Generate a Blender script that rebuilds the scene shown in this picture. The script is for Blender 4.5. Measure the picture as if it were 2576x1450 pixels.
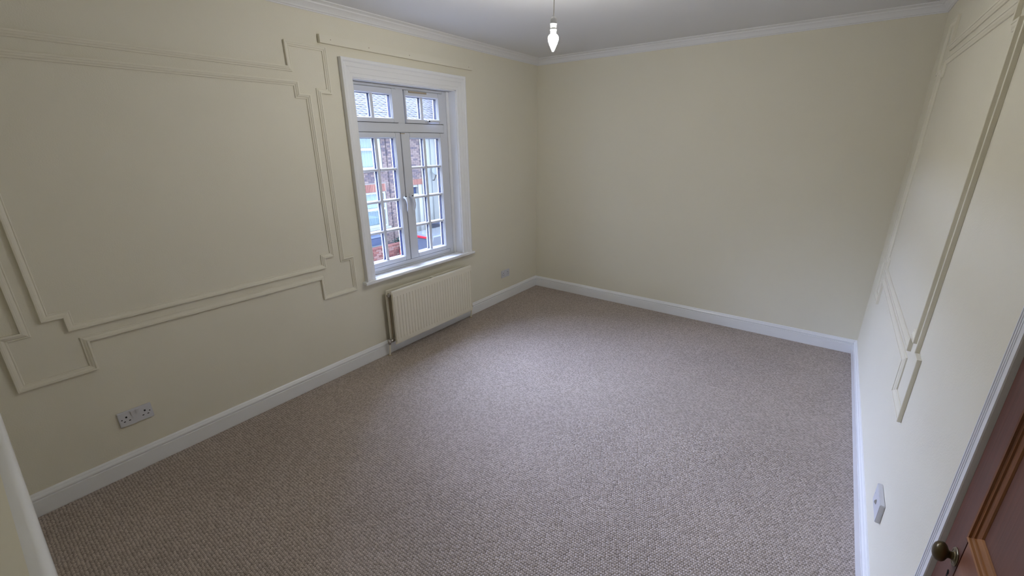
import bpy, bmesh, math, random
from mathutils import Vector, Matrix
random.seed(7)
sc = bpy.context.scene
for o in list(bpy.data.objects): bpy.data.objects.remove(o)
C = sc.collection
# ------------------------------------------------------------ camera, world, exposure
cam_d = bpy.data.cameras.new('camera'); cam = bpy.data.objects.new('camera', cam_d); C.objects.link(cam)
cam_d.sensor_width = 36; cam_d.lens = 36*1072.96/2576; cam_d.clip_start = .02; cam_d.clip_end = 200
CR = Matrix(((0.8034046, -0.18566062, 0.56574834), (0.59537705, 0.26356627, -0.7589855), (-0.00819846, 0.94660602, 0.32228843)))
cam.matrix_world = Matrix.Translation((2.86248, -4.34576, 1.72311)) @ CR.to_4x4()
sc.camera = cam
sc.view_settings.view_transform = 'Standard'; sc.view_settings.look = 'None'
sc.view_settings.gamma = 1; sc.view_settings.use_curve_mapping = False
EXPOSURE = 0.0
BULB = 575.0
SKY = 11.0
sc.view_settings.exposure = EXPOSURE
w = bpy.data.worlds.new('overcast_sky'); sc.world = w; w.use_nodes = True
bg = w.node_tree.nodes['Background']; bg.inputs[0].default_value = (0.64, 0.755, 1.0, 1); bg.inputs[1].default_value = SKY

# bright veiled sun behind the houses opposite: a very broad, soft source coming over their roofs
SUN = 78.0
sd_ = bpy.data.lights.new('veiled_sun', 'SUN'); sd_.energy = SUN; sd_.angle = math.radians(72); sd_.color = (0.525, 0.61, 1.0)
so = bpy.data.objects.new('veiled_sun', sd_); C.objects.link(so)
so.rotation_euler = Vector((-math.cos(math.radians(36)), .05, math.sin(math.radians(36)))).to_track_quat('Z', 'Y').to_euler()

# ------------------------------------------------------------ dimensions (m); window wall x=0, far wall y=0
W = 3.2493; H = 2.58; YB = -4.62
SK_H = 0.122

# ------------------------------------------------------------ materials
def mat(name, col, rough=.6, metal=0., spec=.5, bump=None, var=None, coat=0.):
    m = bpy.data.materials.new(name); m.use_nodes = True; nt = m.node_tree; N = nt.nodes; L = nt.links
    b = N['Principled BSDF']; b.inputs['Base Color'].default_value = (*col, 1); b.inputs['Roughness'].default_value = rough
    b.inputs['Metallic'].default_value = metal; b.inputs['Specular IOR Level'].default_value = spec; b.inputs['Coat Weight'].default_value = coat
    tc = N.new('ShaderNodeTexCoord')
    if var:   # (scale, amount)
        n = N.new('ShaderNodeTexNoise'); n.inputs['Scale'].default_value = var[0]; n.inputs['Detail'].default_value = 4
        L.new(tc.outputs['Object'], n.inputs['Vector'])
        mx = N.new('ShaderNodeMix'); mx.data_type = 'RGBA'; mx.inputs[6].default_value = (*[c*(1-var[1]) for c in col], 1); mx.inputs[7].default_value = (*[min(1, c*(1+var[1])) for c in col], 1)
        L.new(n.outputs['Fac'], mx.inputs[0]); L.new(mx.outputs[2], b.inputs['Base Color'])
    if bump:  # list of (scale, distance)
        prev = None
        for s, d in bump:
            n = N.new('ShaderNodeTexNoise'); n.inputs['Scale'].default_value = s; n.inputs['Detail'].default_value = 3
            L.new(tc.outputs['Object'], n.inputs['Vector'])
            bp = N.new('ShaderNodeBump'); bp.inputs['Strength'].default_value = 1; bp.inputs['Distance'].default_value = d
            L.new(n.outputs['Fac'], bp.inputs['Height'])
            if prev: L.new(prev.outputs[0], bp.inputs['Normal'])
            prev = bp
        L.new(prev.outputs[0], b.inputs['Normal'])
    return m
CREAM = (0.785, 0.745, 0.61)
M_wall = mat('cream_wall_paint', CREAM, .62, spec=.35, bump=[(2.2, .006), (170, .0005)], var=(1.3, .02))
M_mould = mat('cream_moulding_paint', (0.795, 0.755, 0.62), .5, spec=.4, bump=[(90, .00008)])
M_ceil = mat('white_ceiling_paint', (0.77, 0.77, 0.77), .7, spec=.3, bump=[(1.5, .008), (140, .0005)])
M_gloss = mat('white_gloss_paint', (0.86, 0.865, 0.86), .22, bump=[(45, .00006)], coat=.3)
M_cornice = mat('white_cornice_paint', (0.80, 0.80, 0.79), .5, bump=[(25, .0008)])
M_upvc = mat('white_window_plastic', (0.68, 0.70, 0.74), .28)
M_spacer = mat('dark_blue_spacer_bar', (0.008, 0.012, 0.045), .5, spec=.2)
M_seal = mat('black_rubber_seal', (0.03, 0.03, 0.035), .6)
M_rad = mat('cream_radiator_enamel', (0.80, 0.755, 0.62), .35, bump=[(90, .0002)])
M_radin = mat('brown_bare_radiator_side', (0.42, 0.34, 0.23), .6)
M_grey0 = mat('grey_metal_convector', (.46, .45, .41), .6)
M_chrome = mat('worn_chrome', (0.55, 0.53, 0.50), .22, metal=1, bump=[(300, .0003)])
M_plastic = mat('pale_grey_switch_plastic', (0.66, 0.66, 0.68), .4)
M_hole = mat('black_socket_hole', (0.01, 0.01, 0.01), .9)
M_cord = mat('grey_white_flex', (0.42, 0.39, 0.34), .5)
M_holder = mat('white_lampholder_plastic', (0.36, 0.36, 0.355), .35)
M_brass = mat('tarnished_dark_brass', (0.10, 0.075, 0.035), .30, metal=.75, bump=[(120, .0003)])
M_rose = mat('aged_grey_brass', (0.27, 0.23, 0.15), .38, metal=.8, bump=[(220, .0004)])

def glass_mat(name, tint=(1, 1, 1), gl=.5):
    m = bpy.data.materials.new(name); m.use_nodes = True; nt = m.node_tree; N = nt.nodes; L = nt.links
    N.remove(N['Principled BSDF']); out = N['Material Output']
    t = N.new('ShaderNodeBsdfTransparent'); t.inputs[0].default_value = (*tint, 1)
    g = N.new('ShaderNodeBsdfGlossy'); g.inputs['Roughness'].default_value = .02
    f = N.new('ShaderNodeFresnel'); f.inputs[0].default_value = 1.45
    mu = N.new('ShaderNodeMath'); mu.operation = 'MULTIPLY'; mu.inputs[1].default_value = gl
    x = N.new('ShaderNodeMixShader'); L.new(f.outputs[0], mu.inputs[0]); L.new(mu.outputs[0], x.inputs[0]); L.new(t.outputs[0], x.inputs[1]); L.new(g.outputs[0], x.inputs[2]); L.new(x.outputs[0], out.inputs[0])
    return m
M_glass = glass_mat('clear_window_glass', (.97, .985, .98))

def wood_mat(name, c1, c2, axis=2, rough=.4):
    m = bpy.data.materials.new(name); m.use_nodes = True; nt = m.node_tree; N = nt.nodes; L = nt.links
    b = N['Principled BSDF']; b.inputs['Roughness'].default_value = rough
    tc = N.new('ShaderNodeTexCoord'); mp = N.new('ShaderNodeMapping')
    s = [38, 38, 38]; s[axis] = 1.6; mp.inputs['Scale'].default_value = s
    L.new(tc.outputs['Object'], mp.inputs[0])
    n = N.new('ShaderNodeTexNoise'); n.inputs['Scale'].default_value = 1.0; n.inputs['Detail'].default_value = 6; n.inputs['Distortion'].default_value = 1.2
    L.new(mp.outputs[0], n.inputs['Vector'])
    n2 = N.new('ShaderNodeTexNoise'); n2.inputs['Scale'].default_value = 9; n2.inputs['Detail'].default_value = 3; L.new(tc.outputs['Object'], n2.inputs['Vector'])
    cr = N.new('ShaderNodeValToRGB'); cr.color_ramp.elements[0].position = .3; cr.color_ramp.elements[0].color = (*c1, 1); cr.color_ramp.elements[1].position = .7; cr.color_ramp.elements[1].color = (*c2, 1)
    mx = N.new('ShaderNodeMath'); mx.operation = 'MULTIPLY_ADD'; mx.inputs[1].default_value = .6; 
    m2 = N.new('ShaderNodeMath'); m2.operation = 'MULTIPLY'; m2.inputs[1].default_value = .4; L.new(n2.outputs['Fac'], m2.inputs[0])
    L.new(n.outputs['Fac'], mx.inputs[0]); L.new(m2.outputs[0], mx.inputs[2]); L.new(mx.outputs[0], cr.inputs[0]); L.new(cr.outputs[0], b.inputs['Base Color'])
    bp = N.new('ShaderNodeBump'); bp.inputs['Distance'].default_value = .0006; L.new(n.outputs['Fac'], bp.inputs['Height']); L.new(bp.outputs[0], b.inputs['Normal'])
    return m
M_stile = wood_mat('dark_stained_door_stile', (.085, .028, .019), (.15, .052, .034), 2)
M_rail = wood_mat('reddish_stained_rail_lit_grain', (.16, .060, .030), (.27, .108, .058), 1)  # rail lightened: cross grain catching light differently is put into its colour
M_dpanel = wood_mat('dark_stained_door_panel', (.10, .037, .022), (.17, .067, .040), 2)
M_dmv = wood_mat('amber_brown_door_bead', (.10, .032, .008), (.26, .095, .026), 2)
M_dmh = wood_mat('amber_brown_door_bead_across', (.20, .078, .020), (.36, .155, .048), 1)

def carpet_mat():
    m = bpy.data.materials.new('beige_loop_carpet'); m.use_nodes = True; nt = m.node_tree; N = nt.nodes; L = nt.links
    b = N['Principled BSDF']; b.inputs['Roughness'].default_value = .95; b.inputs['Specular IOR Level'].default_value = .15
    tc = N.new('ShaderNodeTexCoord'); mp = N.new('ShaderNodeMapping'); mp.inputs['Scale'].default_value = (98, 82, 1)
    L.new(tc.outputs['Object'], mp.inputs[0])
    v = N.new('ShaderNodeTexVoronoi'); v.voronoi_dimensions = '2D'; v.inputs['Scale'].default_value = 1; v.inputs['Randomness'].default_value = .30
    # stagger every other row like a looped weave
    sx = N.new('ShaderNodeSeparateXYZ'); L.new(mp.outputs[0], sx.inputs[0])
    fl = N.new('ShaderNodeMath'); fl.operation = 'FLOOR'; L.new(sx.outputs[1], fl.inputs[0])
    md = N.new('ShaderNodeMath'); md.operation = 'MODULO'; md.inputs[1].default_value = 2; L.new(fl.outputs[0], md.inputs[0])
    ab = N.new('ShaderNodeMath'); ab.operation = 'ABSOLUTE'; L.new(md.outputs[0], ab.inputs[0])
    ml = N.new('ShaderNodeMath'); ml.operation = 'MULTIPLY_ADD'; ml.inputs[1].default_value = .5; L.new(ab.outputs[0], ml.inputs[0]); L.new(sx.outputs[0], ml.inputs[2])
    cb = N.new('ShaderNodeCombineXYZ'); L.new(ml.outputs[0], cb.inputs[0]); L.new(sx.outputs[1], cb.inputs[1])
    L.new(cb.outputs[0], v.inputs['Vector'])
    # colour : per loop fleck + broad mottling + dark gaps between loops
    cr = N.new('ShaderNodeValToRGB'); e = cr.color_ramp.elements
    e[0].position = 0; e[0].color = (.45, .38, .325, 1); e[1].position = 1; e[1].color = (.61, .525, .465, 1)
    sp = N.new('ShaderNodeSeparateColor'); L.new(v.outputs['Color'], sp.inputs[0]); L.new(sp.outputs[0], cr.inputs[0])
    gap = N.new('ShaderNodeMapRange'); gap.inputs[1].default_value = .32; gap.inputs[2].default_value = .66; gap.inputs[3].default_value = 1; gap.inputs[4].default_value = .46
    L.new(v.outputs['Distance'], gap.inputs[0])
    n = N.new('ShaderNodeTexNoise'); n.inputs['Scale'].default_value = 1.4; n.inputs['Detail'].default_value = 2; L.new(tc.outputs['Object'], n.inputs['Vector'])
    mr = N.new('ShaderNodeMapRange'); mr.inputs[1].default_value = .3; mr.inputs[2].default_value = .7; mr.inputs[3].default_value = .94; mr.inputs[4].default_value = 1.06; L.new(n.outputs['Fac'], mr.inputs[0])
    mu = N.new('ShaderNodeMath'); mu.operation = 'MULTIPLY'; L.new(gap.outputs[0], mu.inputs[0]); L.new(mr.outputs[0], mu.inputs[1])
    vm = N.new('ShaderNodeVectorMath'); vm.operation = 'SCALE'; L.new(cr.outputs[0], vm.inputs[0]); L.new(mu.outputs[0], vm.inputs['Scale'])
    L.new(vm.outputs[0], b.inputs['Base Color'])
    inv = N.new('ShaderNodeMath'); inv.operation = 'SUBTRACT'; inv.inputs[0].default_value = 1; L.new(v.outputs['Distance'], inv.inputs[1])
    bp = N.new('ShaderNodeBump'); bp.inputs['Strength'].default_value = .9; bp.inputs['Distance'].default_value = .006; L.new(inv.outputs[0], bp.inputs['Height']); L.new(bp.outputs[0], b.inputs['Normal'])
    return m
M_carpet = carpet_mat()

# ------------------------------------------------------------ mesh helpers
class MB:
    def __init__(s): s.v = []; s.f = []
    def add(s, vs, fs):
        k = len(s.v); s.v += [tuple(v) for v in vs]; s.f += [tuple(i+k for i in f) for f in fs]; return s
    def box(s, a, b):
        x0, y0, z0 = [min(p, q) for p, q in zip(a, b)]; x1, y1, z1 = [max(p, q) for p, q in zip(a, b)]
        return s.add([(x0, y0, z0), (x1, y0, z0), (x1, y1, z0), (x0, y1, z0), (x0, y0, z1), (x1, y0, z1), (x1, y1, z1), (x0, y1, z1)],
                     [(0, 3, 2, 1), (4, 5, 6, 7), (0, 1, 5, 4), (1, 2, 6, 5), (2, 3, 7, 6), (3, 0, 4, 7)])
    def loft(s, rings, closed=True, caps=True):
        n = len(rings[0]); k0 = 0; vs = [p for r in rings for p in r]; fs = []
        for i in range(len(rings)-1):
            for j in range(n if closed else n-1):
                a = i*n+j; b = i*n+(j+1) % n; fs.append((a, b, b+n, a+n))
        if caps and closed: fs.append(tuple(range(n))[::-1]); fs.append(tuple(range((len(rings)-1)*n, len(rings)*n)))
        return s.add(vs, fs)
    def lathe(s, prof, org, axis, n=24):   # prof: (radius, distance along axis)
        ax = Vector(axis).normalized(); t = ax.orthogonal().normalized(); u = ax.cross(t); org = Vector(org)
        rings = [[tuple(org+ax*d+(t*math.cos(2*math.pi*j/n)+u*math.sin(2*math.pi*j/n))*max(r, 1e-5)) for j in range(n)] for r, d in prof]
        return s.loft(rings)
    def tube(s, pts, r, n=10):
        pts = [Vector(p) for p in pts]; rings = []; t0 = None
        for i, p in enumerate(pts):
            d = (pts[min(i+1, len(pts)-1)]-pts[max(i-1, 0)]).normalized()
            t = d.orthogonal().normalized() if t0 is None else (t0-d*t0.dot(d)).normalized(); t0 = t; u = d.cross(t)
            rr = r[i] if isinstance(r, (list, tuple)) else r
            rings.append([tuple(p+(t*math.cos(2*math.pi*j/n)+u*math.sin(2*math.pi*j/n))*rr) for j in range(n)])
        return s.loft(rings)
    def mesh(s, name, m, bevel=0, smooth=False, seg=2):
        me = bpy.data.meshes.new(name); bm = bmesh.new()
        vs = [bm.verts.new(v) for v in s.v]
        for f in s.f:
            try: bm.faces.new([vs[i] for i in f])
            except ValueError: pass
        bmesh.ops.recalc_face_normals(bm, faces=bm.faces)
        if bevel: bmesh.ops.bevel(bm, geom=[e for e in bm.edges if len(e.link_faces) == 2 and e.calc_face_angle(0) > .6], offset=bevel, segments=seg, affect='EDGES', clamp_overlap=True)
        if smooth:
            for f in bm.faces: f.smooth = True
            for e in bm.edges:
                if len(e.link_faces) == 2 and e.calc_face_angle(0) > .7: e.smooth = False
        bm.to_mesh(me); bm.free(); me.materials.append(m); return me
    def build(s, name, m, parent=None, **k):
        o = bpy.data.objects.new(name, s.mesh(name, m, **k)); C.objects.link(o)
        if parent is not None:
            o.parent = parent
            if parent.type == 'EMPTY': o.matrix_parent_inverse = Matrix.Translation(-ORG[parent.name])
        return o
ORG = {}
def tag(o, label=None, cat=None, group=None, kind=None):
    if label: o['label'] = label
    if cat: o['category'] = cat
    if group: o['group'] = group
    if kind: o['kind'] = kind
    return o
def thing(name, loc, label=None, cat=None, group=None, kind=None):
    o = bpy.data.objects.new(name, None); C.objects.link(o); o.location = loc; o.empty_display_size = .1; ORG[o.name] = Vector(loc)
    return tag(o, label, cat, group, kind)
def B(a, b): return MB().box(a, b)
def struct(o): o['kind'] = 'structure'; return o

# ------------------------------------------------------------ room shell
struct(B((-.165, YB-.2, -.06), (W+.3, .2, 0)).build('floor', M_carpet))
struct(B((-.165, YB-.2, H), (W+.3, .2, H+.1)).build('ceiling', M_ceil))
# window wall: inner leaf with the opening, outer leaf with a slightly wider one
m = MB()
def leaf(mb, xa, xb, y0, y1, z0, z1, hy0, hy1, hz0, hz1):
    mb.box((xa, y0, z0), (xb, hy0, z1)); mb.box((xa, hy1, z0), (xb, y1, z1)); mb.box((xa, hy0, z0), (xb, hy1, hz0)); mb.box((xa, hy0, hz1), (xb, hy1, z1))
leaf(m, -.096, 0, YB-.2, .2, -.06, H+.1, -2.385, -1.318, .665, 2.175)
leaf(m, -.165, -.096, YB-.2, .2, -.06, H+.1, -2.449, -1.360, .695, 2.157)
struct(m.build('wall_left', M_wall))
struct(B((0, 0, -.06), (W, .2, H+.1)).build('wall_far', M_wall))
m = MB(); leaf(m, W, W+.13, YB-.2, .2, -.06, H+.1, -3.90, -3.09, -.06, 2.03)
m.box((W+.13, -4.1, -.06), (W+.16, -2.9, 2.3))
struct(m.build('wall_right', M_wall))
struct(B((0, YB-.2, -.06), (W, YB, H+.1)).build('wall_near', M_wall))

# ---- cornice and skirting: extruded profiles (distance from wall, z), mitred at the corners
COVE = [(0, H-.062), (.006, H-.062), (.008, H-.056), (.014, H-.053), (.018, H-.045), (.026, H-.034), (.034, H-.026), (.040, H-.022), (.042, H-.014), (.054, H-.009), (.066, H-.006), (.068, H)]
SKIRT = [(0, SK_H), (.005, SK_H-.001), (.010, SK_H-.006), (.012, SK_H-.012), (.014, SK_H-.014), (.018, SK_H-.020), (.0185, SK_H-.026), (.016, SK_H-.031), (.0135, SK_H-.033), (.0135, SK_H-.037), (.020, SK_H-.038), (.021, .006), (.020, 0)]
def run(prof, side, a, b, ma=1, mb_=1):
    """side: which wall; a,b along it; ma/mb: mitre (1 inside corner, 0 square)"""
    r0 = []; r1 = []
    for d, z in prof + [(-.004, prof[-1][1]), (-.004, prof[0][1])]:
        dd = max(d, 0)
        if side == 'left':   r0.append((d, a+ma*dd, z)); r1.append((d, b-mb_*dd, z))
        if side == 'far':    r0.append((a+ma*dd, -d, z)); r1.append((b-mb_*dd, -d, z))
        if side == 'right':  r0.append((W-d, a+ma*dd, z)); r1.append((W-d, b-mb_*dd, z))
        if side == 'near':   r0.append((a+ma*dd, YB+d, z)); r1.append((b-mb_*dd, YB+d, z))
    return MB().loft([r0, r1])
for i, (s_, a, b) in enumerate((('left', YB, 0), ('far', 0, W), ('right', YB, 0), ('near', 0, W))):
    struct(run(COVE, s_, a, b).build('trim_%d' % (i+1), M_cornice))
struct(run(SKIRT, 'left', YB, 0).build('baseboard_left', M_gloss))
struct(run(SKIRT, 'far', 0, W).build('baseboard_far', M_gloss))
struct(run(SKIRT, 'right', -3.012, 0, 0, 1).build('baseboard_right', M_gloss))

# ------------------------------------------------------------ panel mouldings (thing > strips, mitred)
PROF = [(0, 0), (0, .0135), (.0015, .015), (.007, .0155), (.0095, .0150), (.0100, .0125), (.013, .0120), (.018, .0100), (.022, .0065), (.0245, .0055), (.0250, .0070), (.028, .0065), (.030, .0045), (.0305, 0)]
def outline(name, poly, side, label):
    cy = min(p[0] for p in poly); cz = min(p[1] for p in poly)
    root = thing(name, (0 if side == 'left' else W, cy, cz), label, 'moulding')
    n = len(poly)   # counter-clockwise in (y,z): inward normal = left of direction
    def nrm(i):
        a = poly[i % n]; b = poly[(i+1) % n]; dy, dz = b[0]-a[0], b[1]-a[1]; l = math.hypot(dy, dz); return (-dz/l, dy/l)
    for i in range(n):
        n0, n1, n2 = nrm(i-1), nrm(i), nrm(i+1); A = poly[i]; Bp = poly[(i+1) % n]
        ra = []; rb = []
        for w_, d in PROF:
            d = max(d, .0005); x = d if side == 'left' else W-d
            ra.append((x, A[0]+w_*(n0[0]+n1[0]), A[1]+w_*(n0[1]+n1[1]))); rb.append((x, Bp[0]+w_*(n1[0]+n2[0]), Bp[1]+w_*(n1[1]+n2[1])))
        MB().loft([ra, rb]).build('moulding_strip', M_mould, root)
    return root
def ears(Y0, Y1, Z0, Z1, y0, y1, z0, z1, ya, yb, za, zb):
    return [(y0, z0), (ya, z0), (ya, Z0), (yb, Z0), (yb, z0), (y1, z0), (y1, za), (Y1, za), (Y1, zb), (y1, zb), (y1, z1), (yb, z1), (yb, Z1), (ya, Z1), (ya, z1), (y0, z1), (y0, zb), (Y0, zb), (Y0, za), (y0, za)]
def steps(Y0, Y1, Z0, Z1, ya, yb, za, zb):
    return [(ya, Z0), (yb, Z0), (yb, za), (Y1, za), (Y1, zb), (yb, zb), (yb, Z1), (ya, Z1), (ya, zb), (Y0, zb), (Y0, za), (ya, za)]
outline('panel_moulding', ears(-4.262, -2.613, .800, 2.186, -4.337, -2.536, .646, 2.33, -4.055, -2.815, .921, 2.043), 'left', 'outer cream wall moulding with square eared corners, left of the window')
outline('panel_moulding', steps(-4.188, -2.690, .875, 2.105, -4.114, -2.762, .947, 2.033), 'left', 'inner cream wall moulding with stepped notched corners, left of the window')
outline('panel_moulding', ears(-2.188, -.450, .800, 2.236, -2.26, -.360, .646, 2.388, -1.985, -.632, .925, 2.098), 'right', 'outer cream moulding with eared corners on the wall opposite the window')
outline('panel_moulding', steps(-2.102, -.525, .868, 2.164, -2.028, -.600, .932, 2.096), 'right', 'inner cream moulding with notched corners on the wall opposite the window')
# batten above the window
bt = thing('wooden_batten', (0, -1.84, 2.346), 'long flat cream painted batten on the wall above the window', 'batten')
B((.0005, -2.582, 2.346), (.026, -1.104, 2.395)).build('board', M_mould, bt, bevel=.0012)
for y, z in ((-2.505, 2.372), (-2.21, 2.368), (-1.84, 2.371), (-1.16, 2.368)):
    MB().lathe([(0, -.001), (.0035, -.001), (.0035, .0004), (0, .0004)], (.026, y, z), (1, 0, 0), 10).build('screw', M_radin, bt)

# ------------------------------------------------------------ window
XF = -.090
win = thing('window_1', (0, -1.84, .69), 'white window with small square panes, its surround and sill', None, None, 'structure')
# reveal linings
m = MB(); m.box((XF, -2.385, .665), (.002, -2.372, 2.172)); m.box((XF, -1.328, .665), (.002, -1.318, 2.172)); m.box((XF, -2.385, 2.160), (.002, -1.318, 2.175))
m.build('reveal_lining', M_gloss, win)
# right-hand cover bead beside the frame
m = MB(); m.box((XF-.01, -1.358, .69), (XF+.012, -1.328, 2.16)); m.build('cover_bead', M_gloss, win, bevel=.003)
# architrave, three mitred lengths with a stepped profile (width in, depth)
AP = [(0, 0), (0, .034), (.004, .036), (.013, .036), (.018, .032), (.020, .028), (.030, .0265), (.040, .024), (.042, .021), (.056, .020), (.070, .0175), (.072, .015), (.084, .014), (.090, .012), (.092, 0)]
def arch_strip(name, P, Q, nP, nQ, prof, scale=1., base=0., sgn=1, parent=win, mt=M_gloss):
    ra = [(base+sgn*d, P[0]+w_*scale*nP[0], P[1]+w_*scale*nP[1]) for w_, d in prof]; rb = [(base+sgn*d, Q[0]+w_*scale*nQ[0], Q[1]+w_*scale*nQ[1]) for w_, d in prof]
    return MB().loft([ra, rb]).build(name, mt, parent)
ay0, ay1, az0, az1 = -2.453, -1.217, .692, 2.284
arch_strip('architrave', (ay0, az0), (ay0, az1), (1, 0), (1, -1.28), AP)
arch_strip('architrave', (ay1, az1), (ay1, az0), (-1.13, -1.28), (-1.13, 0), AP)
arch_strip('architrave', (ay0, az1), (ay1, az1), (1, -1.28), (-1.13, -1.28), AP)
# sill board
m = MB(); m.box((XF, -2.372, .668), (.0, -1.328, .692)); m.box((0, -2.482, .668), (.052, -1.190, .692))
m.build('sill', M_gloss, win, bevel=.004)
# outer frame
fr = MB(); fy0, fy1, fz0, fz1 = -2.452, -1.357, .692, 2.160
SY0, SYM, SY1 = -2.404, -1.907, -1.404
fr.box((XF-.06, fy0, fz0), (XF, SY0, fz1)); fr.box((XF-.06, SY1, fz0), (XF, fy1, fz1))
fr.box((XF-.06, SY0, fz0), (XF, SY1, .742)); fr.box((XF-.06, SY0, 2.138), (XF, SY1, fz1)); fr.box((XF-.06, SY0, 1.813), (XF, SY1, 1.882))
fr.box((XF-.06, -1.912, 1.882), (XF, -1.838, 2.138))
fr.build('frame', M_upvc, win, bevel=.003)
B((XF-.02, -2.372, .692), (XF+.018, -1.357, .706)).build('sill_trim', M_upvc, win, bevel=.004)
def sash(y0, y1, z0, z1, gy0, gy1, gz0, gz1, ybars, zbars, gap=.0035):
    """one opening light: ring of profiles, glazing bars front/back, dark spacer between, one glass pane per cell"""
    s = MB(); a0, a1, b0, b1 = y0+gap, y1-gap, z0+gap, z1-gap
    X0, X1 = XF-.055, XF+.012
    s.box((X0, a0, b0), (X1, gy0-.008, b1)); s.box((X0, gy1+.008, b0), (X1, a1, b1)); s.box((X0, gy0-.008, b0), (X1, gy1+.008, gz0-.008)); s.box((X0, gy0-.008, gz1+.008), (X1, gy1+.008, b1))
    o = s.build('sash', M_upvc, win, bevel=.003)
    # sloping inner bead
    bd = MB()
    def ring(x, e): return [(x, gy0-e, gz0-e), (x, gy1+e, gz0-e), (x, gy1+e, gz1+e), (x, gy0-e, gz1+e)]
    bd.loft([ring(XF+.008, .009), ring(XF-.006, .0), ring(XF-.010, .0), ring(XF-.010, .009)], caps=False)
    # outside bead
    bd.loft([ring(XF-.040, .009), ring(XF-.040, .0), ring(XF-.052, .003), ring(XF-.052, .009)], caps=False)
    bd.build('glazing_bead', M_upvc, o)
    sp = MB(); sp.loft([ring(XF-.012, .0085), ring(XF-.012, -.0015), ring(XF-.038, -.0015), ring(XF-.038, .0085)], caps=False)
    for yb in ybars: sp.box((XF-.037, yb-.007, gz0), (XF-.013, yb+.007, gz1))
    for zb in zbars: sp.box((XF-.037, gy0, zb-.005), (XF-.013, gy1, zb+.005))
    sp.build('spacer_bar', M_spacer, o)
    def bar(y0_, y1_, z0_, z1_, vert):
        g = MB(); h = .004
        if vert:
            P = lambda x, e: [(x, y0_+e, z0_), (x, y1_-e, z0_), (x, y1_-e, z1_), (x, y0_+e, z1_)]
        else: P = lambda x, e: [(x, y0_, z0_+e), (x, y1_, z0_+e), (x, y1_, z1_-e), (x, y0_, z1_-e)]
        g.loft([P(XF-.010, 0), P(XF-.004, .0), P(XF+.001, h+.001)]); g.loft([P(XF-.040, 0), P(XF-.046, 0), P(XF-.050, h)])
        g.build('glazing_bar', M_upvc, o)
    hb = .0105
    for yb in ybars: bar(yb-.0145, yb+.0145, gz0-.003, gz1+.003, True)
    ys = [gy0-.003]+[c for yb in ybars for c in (yb-.0145, yb+.0145)]+[gy1+.003]
    for zb in zbars:
        for i in range(0, len(ys), 2): bar(ys[i], ys[i+1], zb-hb, zb+hb, False)
    yc = [gy0]+list(ybars)+[gy1]; zc = [gz0]+list(zbars)+[gz1]
    for i in range(len(yc)-1):
        for j in range(len(zc)-1):
            B((XF-.0125, yc[i]+.0008, zc[j]+.0008), (XF-.0105, yc[i+1]-.0008, zc[j+1]-.0008)).build('pane', M_glass, o)
    return o
ZB = [1.0285, 1.276, 1.526]
sash(SY0, -1.912, 1.882, 2.138, -2.325, -1.972, 1.924, 2.088, [-2.1485], [])
s2 = sash(-1.838, SY1, 1.882, 2.138, -1.815, -1.472, 1.924, 2.088, [-1.6455], [])
s3 = sash(SY0, SYM, .742, 1.813, -2.325, -1.972, .790, 1.765, [-2.1465], ZB)
s4 = sash(SYM, SY1, .742, 1.813, -1.808, -1.470, .790, 1.763, [-1.642], ZB)
# black seals showing in the gaps on the right of each light
m = MB()
for (y, a, b) in ((-1.9125, 1.882, 2.138), (-1.4045, 1.882, 2.138), (SYM, .742, 1.813), (-1.4045, .742, 1.813)): m.box((XF-.03, y-.0030, a+.003), (XF+.001, y+.0030, b-.003))
for (z, a, b) in ((1.813, SY0, SY1), (.742, SY0, SY1), (1.882, -1.838, SY1), (1.882, SY0, -1.912), (2.138, SY0, -1.912), (2.138, -1.838, SY1)): m.box((XF-.04, a, z-.0036), (XF-.012, b, z+.0036))
m.build('rubber_seal', M_seal, win)
# night vent on the top right light and catch above the casements
B((XF+.012, -1.795, 2.118), (XF+.022, -1.60, 2.130)).build('trickle_vent', M_radin, win, bevel=.002)
B((XF+.002, -1.905, 1.800), (XF+.014, -1.865, 1.806)).build('catch_plate', M_radin, win, bevel=.001)
def handle(parent, y, z, swing, ang):
    """cranked casement handle: base plate, black lock button, curved grip. ang: direction of the grip in the y-z plane"""
    d = Vector((0, math.cos(ang), math.sin(ang))); nx = Vector((1, 0, 0)); base = Vector((XF+.012, y, z)); sd = nx.cross(d)
    pl = MB(); a = base-d*.030-sd*.011; 
    pts = [base+d*t+sd*s_ for t, s_ in ((-.030, -.011), (.030, -.011), (.030, .011), (-.030, .011))]
    pl.loft([[tuple(p) for p in pts], [tuple(p+nx*.008) for p in pts]]); h = pl.build('handle', M_upvc, parent, bevel=.003)
    g = MB(); path = [base+nx*.006, base+nx*.020, base+nx*.036+d*.006, base+nx*.046+d*.030, base+nx*.050+d*.060, base+nx*.046+d*.090, base+nx*.040+d*.112]
    path = [p+sd*swing*t for p, t in zip(path, (0, 0, 0, .002, .004, .003, 0))]
    g.tube(path, [.013, .0125, .012, .0095, .0085, .008, .006], 12); g.build('grip', M_upvc, parent, smooth=True)
    MB().lathe([(0, -.001), (.0065, -.001), (.0065, .004), (.004, .0055), (0, .0055)], base+nx*.030-d*.008, tuple((nx*.8-d*.5).normalized()), 12).build('lock_button', M_seal, parent)
handle(s3, -1.935, 1.290, 0, -math.pi/2)
handle(s4, -1.862, 1.290, 1, -math.pi/2)
handle(s2, -1.60, 1.905, 0, .02)

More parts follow.
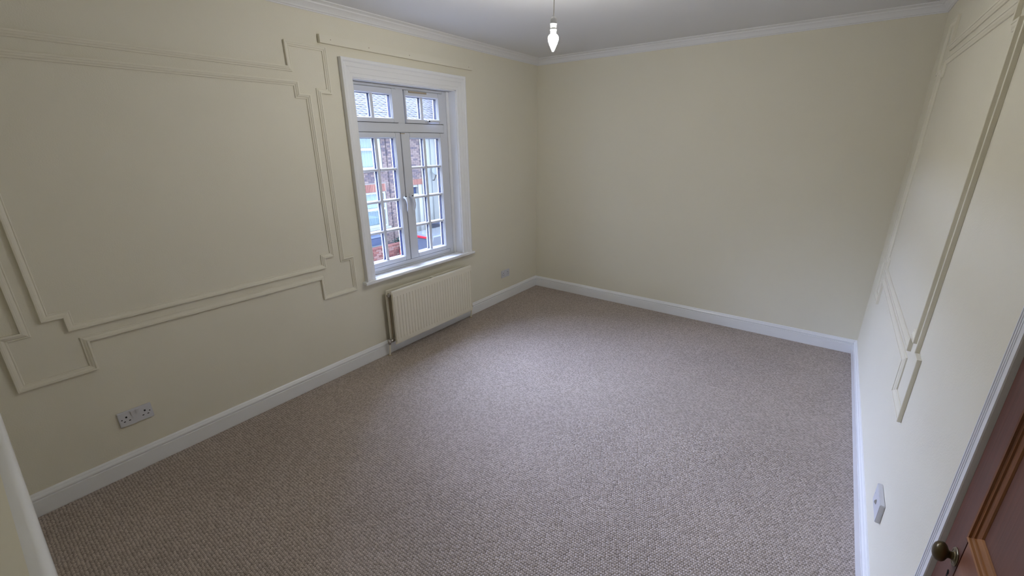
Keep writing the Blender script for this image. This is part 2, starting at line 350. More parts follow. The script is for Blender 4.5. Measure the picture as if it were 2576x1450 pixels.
# ------------------------------------------------------------ radiator
rad = thing('radiator', (.08, -1.82, 0), 'cream double panel radiator with vertical ribs below the window sill', 'radiator')
ry0, ry1, rz0, rz1 = -2.303, -1.337, .112, .577
def ribbed(x, dirn, name, y0, y1, z0, z1):
    g = MB(); nr = 29; pitch = (y1-y0-.03)/nr; cols = [y0, y0+.004, y0+.012]
    for i in range(nr):
        for t in (0, .06, .13, .5, .87, .94): cols.append(y0+.015+(i+t)*pitch)
    cols += [y1-.015, y1-.012, y1-.004, y1]
    zs = [(z0, 0), (z0+.006, 0), (z0+.038, 0), (z0+.045, 1), (z1-.050, 1), (z1-.043, 0), (z1-.006, 0), (z1, 0)]
    nc = len(cols); front = []
    for zi, (z, amp) in enumerate(zs):
        for ci, y in enumerate(cols):
            u = ((y-(y0+.015))/pitch) % 1 if y0+.0149 < y < y1-.0151 else 0
            r = 0 if (u < .03 or u > .97) else (.55 if (u < .09 or u > .91) else 1.0)
            edge = 0 if (zi in (0, len(zs)-1) or ci in (0, nc-1)) else 1
            inr = (y0+.0149 < y < y1-.0149)
            h = .010*edge + (-.0060*(1-r) if (amp and inr) else 0)
            front.append((x+dirn*h, y, z))
    fs = [(i*nc+j, i*nc+j+1, (i+1)*nc+j+1, (i+1)*nc+j) for i in range(len(zs)-1) for j in range(nc-1)]
    g.add(front, fs); g.box((x-dirn*.006, y0, z0), (x+dirn*.0005, y1, z1))
    return g.build(name, M_rad, rad)
ribbed(.112, 1, 'front_panel', ry0, ry1, rz0, rz1)
ribbed(.050, -1, 'back_panel', ry0-.012, ry1-.008, rz0, rz1)
# top and bottom header ridges, end channels, convector fins, middle bracket
m = MB()
for x in (.050, .112):
    m.box((x-.0105, ry0-.006, rz1-.018), (x+.0078, ry1, rz1+.004)); m.box((x-.0078, ry0-.006, rz0-.002), (x+.0072, ry1, rz0+.016))
m.build('header', M_rad, rad, bevel=.003)
fn = MB(); y = ry0+.05; k = 0
xs0, xs1 = .058, .104
while y < ry1-.04:
    fn.box((xs0 if k % 2 else xs0+.0, y, rz0+.05), (xs0+.018, y+.0012, rz1-.05)); fn.box((xs1-.018, y+.008, rz0+.05), (xs1, y+.0092, rz1-.05)); y += .016; k += 1
fn.build('convector_fins', M_rad, rad)
B((.055, ry0+.012, rz1-.038), (.106, ry1-.01, rz1-.030)).build('convector_top', M_grey0, rad)
B((.056, ry0+.004, rz0+.02), (.066, ry0+.010, rz1-.02)).build('side_channel', M_radin, rad)
for yb in (-1.815,):
    m = MB(); m.box((.044, yb-.003, rz1-.09), (.112, yb+.004, rz1+.001)); m.box((.048, yb-.012, rz1-.006), (.112, yb+.012, rz1)); m.build('bracket', M_rad, rad)
for ys_, sg in ((ry0-.004, -1), (ry1, 1)):
    MB().lathe([(.016, 0), (.016, .016), (.013, .018), (.013, .026), (.007, .027), (.007, .022), (0, .022)], (.081, ys_-sg*.010, rz1-.033), (0, sg, 0), 14).build('end_plug', M_chrome if sg < 0 else M_rad, rad, smooth=True)
    MB().tube([(.050, ys_-sg*.02, rz1-.033), (.112, ys_-sg*.02, rz1-.033)], .011).build('cross_pipe', M_rad, rad, smooth=True)
    MB().tube([(.050, ys_-sg*.02, rz0+.028), (.112, ys_-sg*.02, rz0+.028)], .011).build('cross_pipe', M_rad, rad, smooth=True)
for ye, yp, sg in ((ry0, -2.338, -1), (ry1, -1.297, 1)):
    v = MB(); v.tube([(.081, ye-sg*.004, rz0+.028), (.081, ye+sg*.010, rz0+.028)], .013, 8); v.tube([(.081, ye+sg*.010, rz0+.028), (.072, yp-sg*.006, rz0+.030), (.066, yp, rz0+.026)], .0095, 10)
    v.lathe([(.0, -.030), (.012, -.030), (.0125, -.018), (.0155, -.017), (.0155, -.004), (.012, -.003), (.011, .012), (.009, .014), (.009, .024), (0, .026)], (.066, yp, rz0+.026), (0, 0, 1), 8)
    vv = v.build('valve', M_chrome, rad, smooth=True)
    MB().tube([(.066, yp, rz0-.002), (.064, yp, rz0-.03), (.055, yp, .03), (.052, yp, 0)], [.0085, .0080, .0080, .0080], 12).build('pipe', M_rad, rad, smooth=True)
    MB().lathe([(.008, 0), (.017, 0), (.016, .004), (.009, .006), (.008, .006)], (.052, yp, 0), (0, 0, 1), 14).build('pipe_collar', M_radin, rad, smooth=True)
MB().lathe([(0, .014), (.010, .014), (.0115, .020), (.0115, .046), (.009, .055), (0, .055)], (.066, -1.297, rz0+.026), (0, 0, 1), 12).build('valve_cap', M_chrome, rad, smooth=True)

# ------------------------------------------------------------ sockets
def socket(y0, z1, side, label, wd=.146, ht=.086, kind='double'):
    sg = 1 if side == 'left' else -1; xb = 0 if side == 'left' else W
    r = thing('double_socket' if kind == 'double' else 'outlet_plate', (xb, y0+wd/2, z1-ht), label, 'socket')
    X = lambda d: xb+sg*d
    th = .010 if kind == 'double' else .017
    B((X(0), y0, z1-ht), (X(th), y0+wd, z1)).build('face_plate', M_plastic, r, bevel=.0022)
    cy = y0+wd/2; cz = z1-ht/2
    if kind == 'double':
        for s_ in (-1, 1):
            c = cy+s_*.040
            hb = MB()
            hb.box((X(th-.001), c-.0038, cz+.005), (X(th+.0004), c+.0038, cz+.0145))
            for t in (-1, 1): hb.box((X(th-.001), c+t*.011-.004, cz-.016), (X(th+.0004), c+t*.011+.004, cz-.0115))
            hb.build('pin_holes', M_hole, r)
            MB().lathe([(0, 0), (.0032, 0), (.0028, .0008), (0, .0008)], (X(th-.0002), cy+s_*.0602, cz), (sg, 0, 0), 10).build('screw', M_hole, r)
            rk = MB(); yy = cy+s_*.0105
            rk.loft([[(X(th-.001), yy-.008, cz+.010), (X(th-.001), yy+.008, cz+.010), (X(th-.001), yy+.008, cz+.034), (X(th-.001), yy-.008, cz+.034)], [(X(th+.0015), yy-.0075, cz+.0105), (X(th+.0015), yy+.0075, cz+.0105), (X(th+.0045), yy+.0075, cz+.0335), (X(th+.0045), yy-.0075, cz+.0335)]])
            rk.build('rocker_switch', M_plastic, r)
    else:
        MB().lathe([(0, 0), (.010, 0), (.010, .003), (.0055, .003), (.0055, .007), (0, .007)], (X(th-.001), cy, cz), (sg, 0, 0), 14).build('outlet', M_chrome, r)
        for s_ in (-1, 1): MB().lathe([(0, 0), (.0032, 0), (.0028, .0008), (0, .0008)], (X(th-.0002), cy+s_*.0602, cz), (sg, 0, 0), 10).build('screw', M_plastic, r)
    return r
socket(-4.0546, .3665, 'left', 'pale double socket low on the wall under the eared panel moulding')
socket(-.711, .351, 'left', 'small pale double socket between the radiator and the far corner')
socket(-2.452, .372, 'right', 'white outlet plate low on the right wall, before the brown door', kind='plate')

# ------------------------------------------------------------ pendant bulb
BX, BY = 1.5435, -2.2
pl = thing('pendant_light', (BX, BY, 2.17), 'bare lit bulb in a white lampholder hanging from the ceiling', 'lamp')
M_bulb = bpy.data.materials.new('lit_bulb_glass'); M_bulb.use_nodes = True
b = M_bulb.node_tree.nodes['Principled BSDF']; b.inputs['Base Color'].default_value = (.9, .9, .9, 1); b.inputs['Emission Color'].default_value = (1.0, .985, .93, 1); b.inputs['Emission Strength'].default_value = BULB
BP_ = [(.0, .0), (.0025, .0006), (.005, .004), (.008, .010), (.0115, .017), (.0150, .0245), (.0185, .032), (.0215, .0395), (.0242, .047), (.0262, .054), (.0270, .060), (.0268, .065), (.0252, .070), (.0220, .0745), (.0175, .078), (.0140, .081), (.0128, .085), (.0128, .094)]
MB().lathe(BP_, (BX, BY, 2.173), (0, 0, 1), 40).build('bulb', M_bulb, pl, smooth=True)
MB().lathe([(.0130, 0), (.0150, .001), (.0150, .009), (.0168, .010), (.0168, .0135), (.0158, .0145), (.0160, .034), (.0174, .0365), (.0174, .0405), (.0163, .043), (.0163, .056), (.0148, .062), (.0110, .067), (.0058, .070), (.0042, .076)], (BX, BY, 2.2615), (0, 0, 1), 36).build('lampholder', M_holder, pl, smooth=True)
MB().lathe([(.0172, 0), (.0181, .0004), (.0181, .0024), (.0172, .0028)], (BX, BY, 2.3005), (0, 0, 1), 36).build('collar_ring', M_seal, pl)
MB().tube([(BX, BY, 2.330), (BX+.001, BY, 2.45), (BX, BY, H-.01)], .0026, 10).build('cord', M_cord, pl, smooth=True)
MB().lathe([(.004, -.030), (.012, -.028), (.030, -.018), (.040, -.008), (.042, 0)], (BX, BY, H), (0, 0, 1), 28).build('ceiling_rose', M_holder, pl, smooth=True)

# ------------------------------------------------------------ door (right wall) with its surround
dr = thing('door_1', (W, -3.5, 0), 'dark brown panelled wooden door with an oval brass knob', None, None, 'structure')
DX = W-.012     # face of the door
DY1, DY0, DZ1 = -3.092, -3.872, 1.985
def dbox(name, a, b, mt, bev=.0015): return B(a, b).build(name, mt, dr, bevel=bev)
SW = .104
dbox('stile', (DX, DY1-SW, .008), (DX+.035, DY1, DZ1), M_stile)
dbox('stile', (DX, DY0, .008), (DX+.035, DY0+SW, DZ1), M_stile)
dbox('rail', (DX+.0006, DY0+SW, .70), (DX+.035, DY1-SW, .902), M_rail)
dbox('rail', (DX+.0006, DY0+SW, .008), (DX+.035, DY1-SW, .20), M_rail)
dbox('rail', (DX+.0006, DY0+SW, DZ1-.10), (DX+.035, DY1-SW, DZ1), M_rail)
for (z0, z1) in ((.902, DZ1-.10), (.20, .70)):
    ya, yb = DY0+SW, DY1-SW
    dbox('panel', (DX+.010, ya-.004, z0-.004), (DX+.028, yb+.004, z1+.004), M_dpanel, 0)
    PP = [(0, .004), (0, -.004), (.0035, -.006), (.0085, -.005), (.0095, -.001), (.012, .0005), (.0165, .0005), (.0175, .0035), (.024, .0045), (.029, .0065), (.031, .0095), (.031, .012)]
    cor = [(ya, z0), (yb, z0), (yb, z1), (ya, z1)]; nn = [(1, 1), (-1, 1), (-1, -1), (1, -1)]
    for i in range(4):
        P, Q, a, c_ = cor[i], cor[(i+1) % 4], nn[i], nn[(i+1) % 4]
        ra = [(DX+d, P[0]+w_*a[0], P[1]+w_*a[1]) for w_, d in PP]; rb = [(DX+d, Q[0]+w_*c_[0], Q[1]+w_*c_[1]) for w_, d in PP]
        MB().loft([ra, rb]).build('bead_moulding', M_dmh if i in (0, 2) else M_dmv, dr)
# knob on its rose
KY, KZ = -3.171, .8235
MB().lathe([(.0, 0), (.021, 0), (.0215, .0015), (.020, .003), (.0165, .0035), (.016, .0025), (.012, .003), (.011, .005), (0, .005)], (DX, KY, KZ), (-1, 0, 0), 28).build('knob_rose', M_rose, dr, smooth=True)
kn = MB(); rings = []
for d, r in ((.003, .0098), (.006, .0080), (.0095, .0074), (.0125, .0088), (.015, .0130), (.0175, .0172), (.0215, .0202), (.0265, .0208), (.0315, .0190), (.0355, .0145), (.038, .0080), (.0388, .0005)):
    rings.append([(DX-d, KY+r*.92*math.cos(2*math.pi*j/28), KZ+r*1.20*math.sin(2*math.pi*j/28)) for j in range(28)])
kn.loft(rings); kn.build('knob', M_brass, dr, smooth=True)
MB().lathe([(0, 0), (.0055, 0), (.0055, .0008), (0, .0008)], (DX, KY+.003, KZ-.050), (-1, 0, 0), 14).box((DX-.0008, KY-.000, KZ-.064), (DX, KY+.006, KZ-.050)).build('keyhole', M_hole, dr)
# lining and reeded architrave
st = MB(); st.box((DX+.004, DY1+.001, 0), (W+.13, DY1+.03, 2.03)); st.box((DX+.004, DY0-.03, 0), (W+.13, DY0-.001, 2.03)); st.box((DX+.004, DY0, DZ1+.002), (W+.13, DY1, 2.03))
lin = MB(); lin.box((W-.019, DY1+.0025, 0), (W+.0, -3.080, 2.0)); lin.box((W-.019, -3.886, 0), (W, DY0-.0025, 2.0)); lin.box((W-.019, DY0, DZ1+.0025), (W, DY1, 1.998))
M_arch = mat('white_satin_architrave', (.78, .785, .79), .4)
M_grey = mat('shade_grey_door_lining', (.47, .465, .44), .45, bump=[(50, .0004)])  # lining greyed: shade of the face turned from the window is in the colour
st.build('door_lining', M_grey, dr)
ARC = [(0, 0), (0, .015), (.002, .017), (.0075, .0175), (.008, .0115), (.015, .0125), (.0165, .018), (.0245, .0190), (.025, .013), (.032, .014), (.0335, .0195), (.0415, .0205), (.042, .0145), (.049, .0155), (.0505, .0215), (.0735, .0225), (.0745, .020), (.0745, 0)]
for (P, Q, a, c_) in (((-3.012, 0), (-3.012, 2.075), (-1, 0), (-1, -1)), ((-3.012, 2.075), (-3.956, 2.075), (-1, -1), (1, -1)), ((-3.956, 2.075), (-3.956, 0), (1, -1), (1, 0))):
    arch_strip('architrave', P, Q, a, c_, ARC, 1., W, -1, dr, M_arch)

# ------------------------------------------------------------ boxed-in ledge beside the camera
lg = thing('boxed_ledge', (1.3, -4.5, 0), 'cream boxed-in ledge with a white rounded front edge, in the near left corner', 'ledge')
B((.001, YB+.001, .001), (2.55, -4.475, .9625)).build('front_board', M_wall, lg)
n = 10
MB().box((.001, YB+.001, .963), (2.56, -4.4145, .9985)).build('top_board', M_wall, lg)
nose = [(-4.416, .9985)]+[(-4.403+.0165*math.sin(t*math.pi/n), .982+.019*math.cos(t*math.pi/n)) for t in range(n+1)]+[(-4.416, .962)]
MB().loft([[(.001, a, b_) for a, b_ in nose], [(2.565, a, b_) for a, b_ in nose]]).build('edge_nosing', M_gloss, lg, smooth=True)

# ============================================================ outside, across the street
GZ = -2.75; FX = -11.3
def brick_mat(name, cols, scale=(1, 1, 1)):
    m = bpy.data.materials.new(name); m.use_nodes = True; nt = m.node_tree; N = nt.nodes; L = nt.links
    b = N['Principled BSDF']; b.inputs['Roughness'].default_value = .9
    g = N.new('ShaderNodeNewGeometry'); oi = N.new('ShaderNodeObjectInfo')
    ad = N.new('ShaderNodeMath'); ad.operation = 'ADD'; L.new(g.outputs['Random Per Island'], ad.inputs[0]); L.new(oi.outputs['Random'], ad.inputs[1])
    fr_ = N.new('ShaderNodeMath'); fr_.operation = 'FRACT'; L.new(ad.outputs[0], fr_.inputs[0])
    cr = N.new('ShaderNodeValToRGB'); cr.color_ramp.interpolation = 'CONSTANT'
    while len(cr.color_ramp.elements) < len(cols): cr.color_ramp.elements.new(.5)
    for e, (p_, c) in zip(cr.color_ramp.elements, cols): e.position = p_; e.color = (*c, 1)
    L.new(fr_.outputs[0], cr.inputs[0])
    tc = N.new('ShaderNodeTexCoord'); n = N.new('ShaderNodeTexNoise'); n.inputs['Scale'].default_value = 30; L.new(tc.outputs['Object'], n.inputs['Vector'])
    mr = N.new('ShaderNodeMapRange'); mr.inputs[3].default_value = .8; mr.inputs[4].default_value = 1.15; L.new(n.outputs['Fac'], mr.inputs[0])
    vm = N.new('ShaderNodeVectorMath'); vm.operation = 'SCALE'; L.new(cr.outputs[0], vm.inputs[0]); L.new(mr.outputs[0], vm.inputs['Scale']); L.new(vm.outputs[0], b.inputs['Base Color'])
    return m
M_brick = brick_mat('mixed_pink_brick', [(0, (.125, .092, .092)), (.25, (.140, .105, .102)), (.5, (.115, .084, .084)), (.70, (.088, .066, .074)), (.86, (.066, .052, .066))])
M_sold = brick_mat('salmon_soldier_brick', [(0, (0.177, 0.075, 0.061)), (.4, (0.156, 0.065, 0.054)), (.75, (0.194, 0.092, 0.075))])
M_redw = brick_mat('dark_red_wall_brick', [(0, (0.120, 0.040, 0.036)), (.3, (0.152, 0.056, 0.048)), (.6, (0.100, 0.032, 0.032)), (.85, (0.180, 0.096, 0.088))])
M_mortar = mat('pale_mortar', (.15, .13, .125), .95, var=(8, .08))
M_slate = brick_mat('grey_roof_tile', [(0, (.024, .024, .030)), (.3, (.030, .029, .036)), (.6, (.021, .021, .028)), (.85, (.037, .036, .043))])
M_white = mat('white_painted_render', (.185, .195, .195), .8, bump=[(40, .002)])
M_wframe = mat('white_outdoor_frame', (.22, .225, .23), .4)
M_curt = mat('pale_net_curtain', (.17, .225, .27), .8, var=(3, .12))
M_dark = mat('dark_downpipe', (.035, .03, .04), .9)
M_bin = mat('slate_blue_bin_plastic', (.035, .05, .10), .5)
M_binl = mat('grey_bin_lid', (.11, .13, .15), .5)
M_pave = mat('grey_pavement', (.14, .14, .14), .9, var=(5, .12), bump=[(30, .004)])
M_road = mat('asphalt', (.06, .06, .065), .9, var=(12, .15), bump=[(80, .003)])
M_bglass = mat('blue_grey_door_glass', (.03, .045, .10), .15)
M_dish = mat('grey_dish', (.13, .15, .17), .5)
struct(B((-16.2, -24, GZ-.2), (-9.75, 36, GZ)).build('pavement', M_pave))
struct(B((-9.75, -24, GZ-.3), (-2.4, 36, GZ-.12)).build('road', M_road))
struct(B((-2.4, -24, GZ-.3), (-.3, 36, GZ)).build('near_pavement', M_pave))

hs = thing('brick_house', (FX, 6, GZ), 'pink brick terraced house with grey tiled roof, across the street', 'house')
HY0, HY1 = 2.2, 8.43; ZE = 2.25
UW = (4.75, 6.40, .80, 1.98+.15); GW = (4.75, 6.42, -1.40, -.03); DO = (7.35, 8.36, GZ+.2, .09)
holes = [UW, GW, DO]
# backing wall with recesses: split into a grid of blocks around the openings
bw = MB(); ys_ = sorted({HY0, HY1, *[h[0] for h in holes], *[h[1] for h in holes]}); zs_ = sorted({GZ, ZE, *[h[2] for h in holes], *[h[3] for h in holes]})
for i in range(len(ys_)-1):
    for j in range(len(zs_)-1):
        cy, cz = (ys_[i]+ys_[i+1])/2, (zs_[j]+zs_[j+1])/2
        inside = any(h[0] < cy < h[1] and h[2] < cz < h[3] for h in holes)
        bw.box((FX-.35, ys_[i], zs_[j]), (FX-.012 if not inside else FX-.25, ys_[i+1], zs_[j+1]))
bw.box((FX-.35, -22, GZ), (FX, HY0, ZE))
bw.build('wall', M_mortar, hs)
# bricks
BL, BH, BG = .215, .065, .010
cells = []
row = 0; z = GZ
while z+BH < ZE:
    y = HY0-(.1125 if row % 2 else 0)
    while y < HY1:
        a, b2 = max(y, HY0), min(y+BL, HY1)
        segs = [(a, b2)]
        for (h0, h1, k0, k1) in holes+[(4.4, 6.48, -.03, .27), (7.2, 8.43, .09, .32)]:
            if z+BH > k0 and z < k1:
                ns = []
                for (p_, q_) in segs:
                    if q_ <= h0 or p_ >= h1: ns.append((p_, q_)); continue
                    if p_ < h0: ns.append((p_, h0))
                    if q_ > h1: ns.append((h1, q_))
                segs = ns
        for (p_, q_) in segs:
            if q_-p_ > .04: cells.append((p_, q_, z))
        y += BL+BG
    z += BH+BG; row += 1
# bricks that the window panes show largest become parts, the rest is one joined part
def score(c):
    y, zz = (c[0]+c[1])/2, c[2]
    inpier = 6.42 < y < 8.43 and -2.0 < zz < 1.95
    return (0 if inpier else 1, abs(y-7.1)+.4*abs(zz-.4))
cells.sort(key=score)
full = B((0, 0, 0), (.014, BL, BH)).mesh('brick', M_brick)
for (p_, q_, zz) in cells[:290]:
    if abs(q_-p_-BL) < 1e-4: me = full
    else: me = B((0, 0, 0), (.014, q_-p_, BH)).mesh('brick', M_brick)
    o = bpy.data.objects.new('brick', me); C.objects.link(o); o.parent = hs; o.location = (-.012+random.uniform(-.002, .002), p_-6, zz-GZ)
rest = MB()
for (p_, q_, zz) in cells[290:]: rest.box((FX-.012, p_, zz), (FX+.002, q_, zz+BH))
tag(rest.build('far_bricks', M_brick, hs), kind='stuff')
# soldier lintels
for (y0, y1, z0, z1) in ((4.4, 6.48, -.03, .27), (7.2, 8.43, .09, .32)):
    y = y0
    me = B((0, 0, 0), (.020, .065, z1-z0-.01)).mesh('lintel_brick', M_sold)
    while y+.065 <= y1+.001:
        o = bpy.data.objects.new('lintel_brick', me); C.objects.link(o); o.parent = hs; o.location = (-.012, y-6, z0+.005-GZ); y += .075
# windows of the brick house
def hwin(y0, y1, z0, z1, tz, jamb=.10, mid=None):
    f = MB(); x0, x1 = FX-.16, FX-.03
    f.box((x0, y0, z0), (x1, y0+jamb, z1)); f.box((x0, y1-jamb, z0), (x1, y1, z1)); f.box((x0, y0+jamb, z0), (x1, y1-jamb, z0+.10)); f.box((x0, y0+jamb, z1-.07), (x1, y1-jamb, z1)); f.box((x0, y0+jamb, tz-.045), (x1, y1-jamb, tz+.045))
    if mid: f.box((x0, mid-.05, z0+.1), (x1, mid+.05, z1-.07))
    w_ = f.build('window_frame', M_wframe, hs)
    for (a, b2) in ((z0+.10, tz-.045), (tz+.045, z1-.07)):
        B((FX-.115, y0+jamb, a), (FX-.110, y1-jamb, b2)).build('window_pane', M_glass, w_)
    cu = MB(); n = 60
    ra = [(FX-.20+.012*math.sin(i*1.7), y0+jamb+(y1-y0-2*jamb)*i/n, z0+.1) for i in range(n+1)]; rb = [(a, b2, z1-.05) for a, b2, _ in ra]
    cu.loft([ra, rb], closed=False); cu.build('net_curtain', M_curt, w_)
    B((FX-.16, y0-.05, z0-.07), (FX+.07, y1+.05, z0)).build('window_sill', M_wframe, hs)
hwin(UW[0], UW[1], UW[2], UW[3], 1.535, .20)
hwin(GW[0], GW[1], GW[2], GW[3], -.69, .09)
# front door
f = MB(); x0, x1 = FX-.22, FX-.10
f.box((x0, 7.35, GZ+.2), (x1+.04, 7.43, .09)); f.box((x0, 8.12, GZ+.2), (x1+.08, 8.36, .09)); f.box((x0, 7.43, .0), (x1+.04, 8.12, .09)); f.box((x0, 7.43, -.37), (x1+.04, 8.12, -.28)); f.build('door_frame', M_wframe, hs)
B((FX-.20, 7.43, -.28), (FX-.19, 8.12, .0)).build('door_fanlight', M_bglass, hs)
d_ = B((FX-.20, 7.43, GZ+.2), (FX-.15, 8.12, -.37)).build('front_door', M_white, hs)
B((FX-.152, 7.58, -1.15), (FX-.145, 7.96, -.60)).build('door_glass', M_bglass, d_)
B((FX-.152, 7.66, -1.52), (FX-.138, 7.92, -1.45)).build('letter_plate', M_dish, d_)
for (a, b2) in ((-1.44, -1.26), (-2.35, -1.62)):
    g = MB(); g.box((FX-.151, 7.56, a), (FX-.142, 7.60, b2)); g.box((FX-.151, 7.95, a), (FX-.142, 7.99, b2)); g.box((FX-.151, 7.60, a), (FX-.142, 7.95, a+.04)); g.box((FX-.151, 7.60, b2-.04), (FX-.142, 7.95, b2)); g.build('door_bead', M_wframe, d_)
MB().tube([(FX+.016, 6.62, GZ+.5), (FX+.016, 6.62, ZE)], .011, 8).build('cable', M_dark, hs)
B((FX, 8.33, GZ), (FX+.05, 8.43, ZE)).build('corner_strip', M_white, hs)
# roof with tiles
RX0, RZ0, RX1, RZ1 = FX+.35, 2.20, -15.0, 3.93
sl = Vector((RX1-RX0, 0, RZ1-RZ0)); sll = sl.length; su = sl/sll; nrm_ = Vector((-su.z, 0, su.x)); nrm_ = nrm_ if nrm_.z > 0 else -nrm_
YEND = 34.0
def deck(y0, y1, par):
    rf = MB(); rf.loft([[(RX0, y, RZ0-.03), (RX0, y, RZ0-.12), (RX1, y, RZ1-.12), (RX1, y, RZ1-.03)] for y in (y0, y1)]); rf.build('roof_deck', M_dark, par)
    MB().tube([(RX1, y0, RZ1-.01), (RX1, y1, RZ1-.01)], .10, 10).build('ridge', M_slate, par)
wh = thing('white_house', (FX, 11, GZ), 'white rendered terraced house beside the pink brick one, across the street', 'house')
deck(-22, 8.44, hs); deck(8.46, YEND, wh)
gauge, tw = .262, .30
tilev = []
def tile_mesh():
    g = MB(); L_ = gauge+.05; a = Vector((0, 0, 0))
    pts = []
    for t, h in ((0, .012), (L_, .0)):
        for yv, hh in ((0, 0), (.03, .018), (.08, .024), (.13, .004), (tw-.008, 0)):
            pts.append(su*t+nrm_*(h+hh+.022)+Vector((0, yv, 0)))
    bot = [p_-nrm_*.02 for p_ in pts]
    g.add([tuple(p_) for p_ in pts+bot], [(i, i+1, i+6, i+5) for i in range(4)]+[(i+10, i+15, i+16, i+11) for i in range(4)]+[(i, i+10, i+11, i+1) for i in range(4)]+[(5+i, 6+i, 16+i, 15+i) for i in range(4)]+[(0, 5, 15, 10), (4, 14, 19, 9)])
    return g
tm = tile_mesh(); tme = tm.mesh('roof_tile', M_slate)
nrow = int(sll/gauge)
def tsc(c):
    p_ = Vector((RX0, c[1], RZ0))+su*(c[0]*gauge); return abs(c[1]-(6.9-(p_.x+11.3)*.68))
allc = [(r, 8.455+k*tw) for r in range(nrow) for k in range(-20, 22)]
for par, own, px in ((hs, lambda y: y+tw/2 < 8.45, 6), (wh, lambda y: y+tw/2 >= 8.45, 11)):
    tcells = [c for c in allc if own(c[1])]
    tcells.sort(key=tsc); rest = MB()
    for i, (r, y) in enumerate(tcells):
        org = Vector((RX0, y, RZ0))+su*(r*gauge-.02)
        if i < 260:
            o = bpy.data.objects.new('roof_tile', tme); C.objects.link(o); o.parent = par; o.location = org-Vector((FX, px, GZ))+nrm_*random.uniform(0, .006)
        else: rest.add([tuple(org+Vector(v)) for v in tm.v], tm.f)
    if rest.v: tag(rest.build('far_tiles', M_slate, par), kind='stuff')
# white rendered neighbour
B((FX-.35, 8.445, GZ), (FX+.03, 34, ZE)).build('wall', M_white, wh)
MB().tube([(FX+.06, 8.86, -1.6), (FX+.06, 8.86, ZE)], .016, 8).build('cable', M_dish, wh)
MB().tube([(FX+.06, 8.62, GZ), (FX+.06, 8.62, .9)], .02, 8).build('pipe', M_dish, wh)
# satellite dish on the white house
sd = thing('satellite_dish', (FX+.032, 8.98, .30), 'grey satellite dish on an arm on the white house wall', 'dish')
MB().tube([(FX+.034, 8.90, .22), (FX+.15, 8.90, .22), (FX+.27, 8.95, .54)], .022, 8).build('arm', M_dark, sd)
ax = Vector((.70, -.50, .52)).normalized()
MB().lathe([(.001, .0), (.07, .006), (.14, .022), (.20, .048), (.205, .05), (.20, .056), (.14, .032), (.07, .014), (.001, .008)], Vector((FX+.27, 8.95, .60)), ax, 24).build('reflector', M_dish, sd, smooth=True)
# wheelie bins
def bin_(x, y, z, label, hh=.95):
    r = thing('wheelie_bin', (x, y, z), label, 'bin')
    g = MB(); g.loft([[(x-.20, y-.22, z+.03), (x+.20, y-.22, z+.03), (x+.20, y+.22, z+.03), (x-.20, y+.22, z+.03)], [(x-.27, y-.29, z+hh), (x+.27, y-.29, z+hh), (x+.27, y+.29, z+hh), (x-.27, y+.29, z+hh)]]); g.build('body', M_bin, r, bevel=.02)
    g = MB(); g.loft([[(x-.29, y-.31, z+hh), (x+.30, y-.31, z+hh), (x+.30, y+.31, z+hh), (x-.29, y+.31, z+hh)], [(x-.25, y-.25, z+hh+.09), (x+.22, y-.25, z+hh+.06), (x+.22, y+.25, z+hh+.06), (x-.25, y+.25, z+hh+.09)]]); g.build('lid', M_bin, r, bevel=.012)
    B((x+.27, y-.26, z+hh-.34), (x+.285, y+.26, z+hh-.28)).build('rim_band', M_binl, r)
    for s_ in (-1, 1): MB().lathe([(0, -.03), (.09, -.03), (.09, .03), (0, .03)], (x-.20, y+s_*.23, z+.09), (0, 1, 0), 16).build('wheel', M_dark, r)
bin_(-10.55, 5.02, GZ, 'slate blue wheelie bin behind the low red wall', 1.22)
bin_(-10.75, 8.72, GZ, 'slate blue wheelie bin against the white house wall', 1.18)
# low red brick front wall
rw = thing('low_brick_wall', (-10.0, 5, GZ), 'low red brick garden wall in front of the brick house', 'wall')
B((-10.09, 2.6, GZ), (-9.91, 6.35, -1.86)).build('core', M_mortar, rw)
me = B((0, 0, 0), (.014, BL, BH)).mesh('brick', M_redw); row = 0; z = -1.93
while z > GZ:
    y = 4.0+(.11 if row % 2 else 0)
    while y+BL < 6.34:
        o = bpy.data.objects.new('brick', me); C.objects.link(o); o.parent = rw; o.location = (.085+random.uniform(0, .006), y-5, z-GZ); y += BL+BG
    z -= BH+BG; row += 1
rest = MB()
z = -1.93; row = 0
while z > GZ:
    y = 2.6+(.11 if row % 2 else 0)
    while y+BL < 4.0: rest.box((-9.915, y, z), (-9.90, y+BL, z+BH)); y += BL+BG
    z -= BH+BG; row += 1
tag(rest.build('far_bricks', M_redw, rw), kind='stuff')
y = 2.62; me = B((0, 0, 0), (.24, .30, .05)).mesh('coping_stone', M_redw)
while y+.3 < 6.4:
    o = bpy.data.objects.new('coping_stone', me); C.objects.link(o); o.parent = rw; o.location = (-.12, y-5, -1.86-GZ); y += .31
# small dark shrub behind the wall
M_leaf = mat('dark_leaf', (.03, .05, .05), .7, var=(9, .4))
sh = thing('shrub', (-10.7, 6.33, GZ), 'small dark shrub against the brick house, behind the low wall', 'shrub')
MB().tube([(-10.7, 6.33, GZ), (-10.7, 6.33, -2.05)], .02, 6).build('stem', M_dark, sh)
g = MB()
for i in range(260):
    p_ = Vector((-10.7, 6.33, -1.98))+Vector((random.gauss(0, .08), random.gauss(0, .08), random.gauss(0, .08))); a = Vector((random.uniform(-1, 1), random.uniform(-1, 1), random.uniform(-.5, 1))).normalized()*.04; b2 = a.orthogonal()*.5
    g.add([tuple(p_-a), tuple(p_+b2), tuple(p_+a), tuple(p_-b2)], [(0, 1, 2, 3)])
tag(g.build('leaves', M_leaf, sh), kind='stuff')
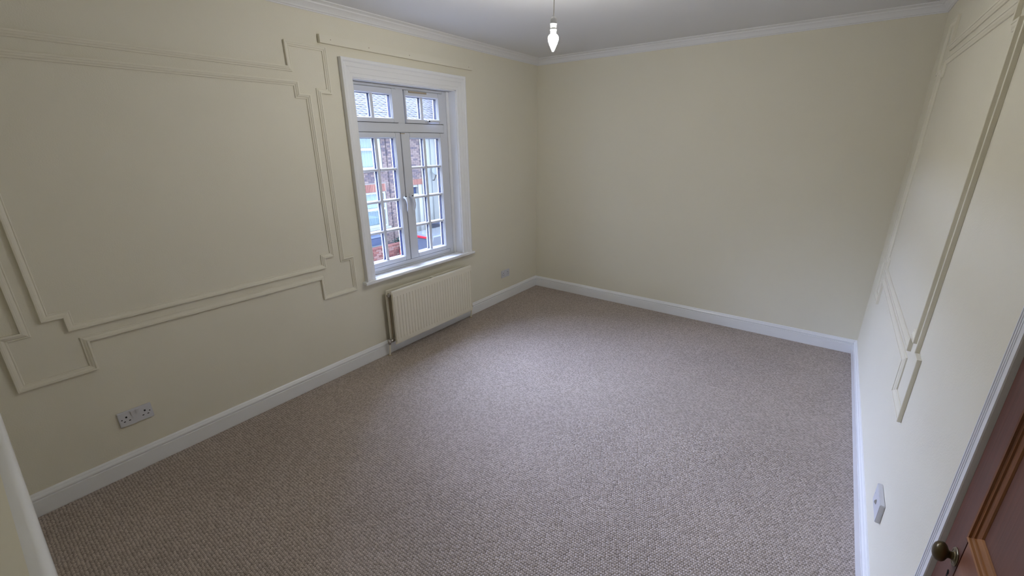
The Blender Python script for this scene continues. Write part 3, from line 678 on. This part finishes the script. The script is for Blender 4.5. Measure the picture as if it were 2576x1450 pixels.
# parked cars
M_cglass = mat('tinted_car_glass', (.05, .06, .09), .08)
M_tail = mat('red_tail_lamp', (.60, .02, .04), .25)
M_tyre = mat('tyre_rubber', (.03, .03, .03), .8)
def car(x, y, col, label, L_=4.1):
    paint = mat(label.split()[0]+'_car_paint', col, .25, coat=.6); z = GZ-.12
    r = thing('car', (x, y, z), label, 'car')
    # (along, half width, z) body sections lofted along y, from the tail forwards
    secs = []
    def sec(yy, hw, zb, zt, hwt): return [(x-hw, y+yy, z+zb), (x-hw, y+yy, z+zt*.72), (x-hwt, y+yy, z+zt), (x+hwt, y+yy, z+zt), (x+hw, y+yy, z+zt*.72), (x+hw, y+yy, z+zb)]
    g = MB(); g.loft([sec(0, .76, .36, .86, .70), sec(.06, .82, .28, .92, .75), sec(.9, .86, .24, .96, .78), sec(2.6, .86, .24, .94, .78), sec(3.3, .85, .24, .88, .74), sec(3.9, .80, .26, .74, .66), sec(L_, .70, .34, .60, .56)]); g.build('body', paint, r, bevel=.03, smooth=True)
    def cs(yy, hw, zz): return [(x-hw, y+yy, z+zz), (x+hw, y+yy, z+zz)]
    q = [cs(.10, .74, .93), cs(.42, .60, 1.42), cs(2.05, .60, 1.44), cs(2.95, .72, .92)]
    cab = MB(); v = [p_ for c_ in q for p_ in c_]; cab.add(v, [(0, 1, 3, 2), (4, 5, 7, 6), (0, 2, 4, 6), (1, 7, 5, 3), (0, 6, 7, 1)]); cab.build('windows', M_cglass, r)
    rf_ = MB(); rf_.loft([[(x-.61, y+.40, z+1.41), (x+.61, y+.40, z+1.41), (x+.57, y+.46, z+1.46), (x-.57, y+.46, z+1.46)], [(x-.61, y+2.08, z+1.42), (x+.61, y+2.08, z+1.42), (x+.57, y+2.0, z+1.47), (x-.57, y+2.0, z+1.47)]]); rf_.build('roof', paint, r, bevel=.015)
    for s_ in (-1, 1):
        for a, b2 in ((q[0][(s_+1)//2], q[1][(s_+1)//2]), (q[3][(s_+1)//2], q[2][(s_+1)//2])): MB().tube([a, b2], .03, 6).build('pillar', paint, r)
        B((x+s_*.60, y-.01, z+.62), (x+s_*.78, y+.10, z+.88)).build('tail_lamp', M_tail, r, bevel=.01)
        for yy in (.72, 3.25):
            MB().lathe([(0, -.10), (.28, -.10), (.31, -.07), (.31, .07), (.28, .10), (0, .10)], (x+s_*.77, y+yy, z+.31), (1, 0, 0), 20).build('wheel', M_tyre, r, smooth=True)
        MB().lathe([(.02, 0), (.09, .03), (.10, .09), (.06, .12), (0, .12)], (x+s_*.80, y+2.45, z+.98), (s_, 0, 0), 10).build('wing_mirror', paint, r, smooth=True)
    B((x-.28, y+.34, z+1.36), (x+.28, y+.40, z+1.42)).build('brake_lamp', M_tail, r, bevel=.008)
    return r
car(-8.9, 5.55, (.10, .115, .14), 'grey hatchback with red tail lamps parked across the street')
car(-8.9, 10.4, (.22, .23, .24), 'white car parked in front of the grey hatchback')
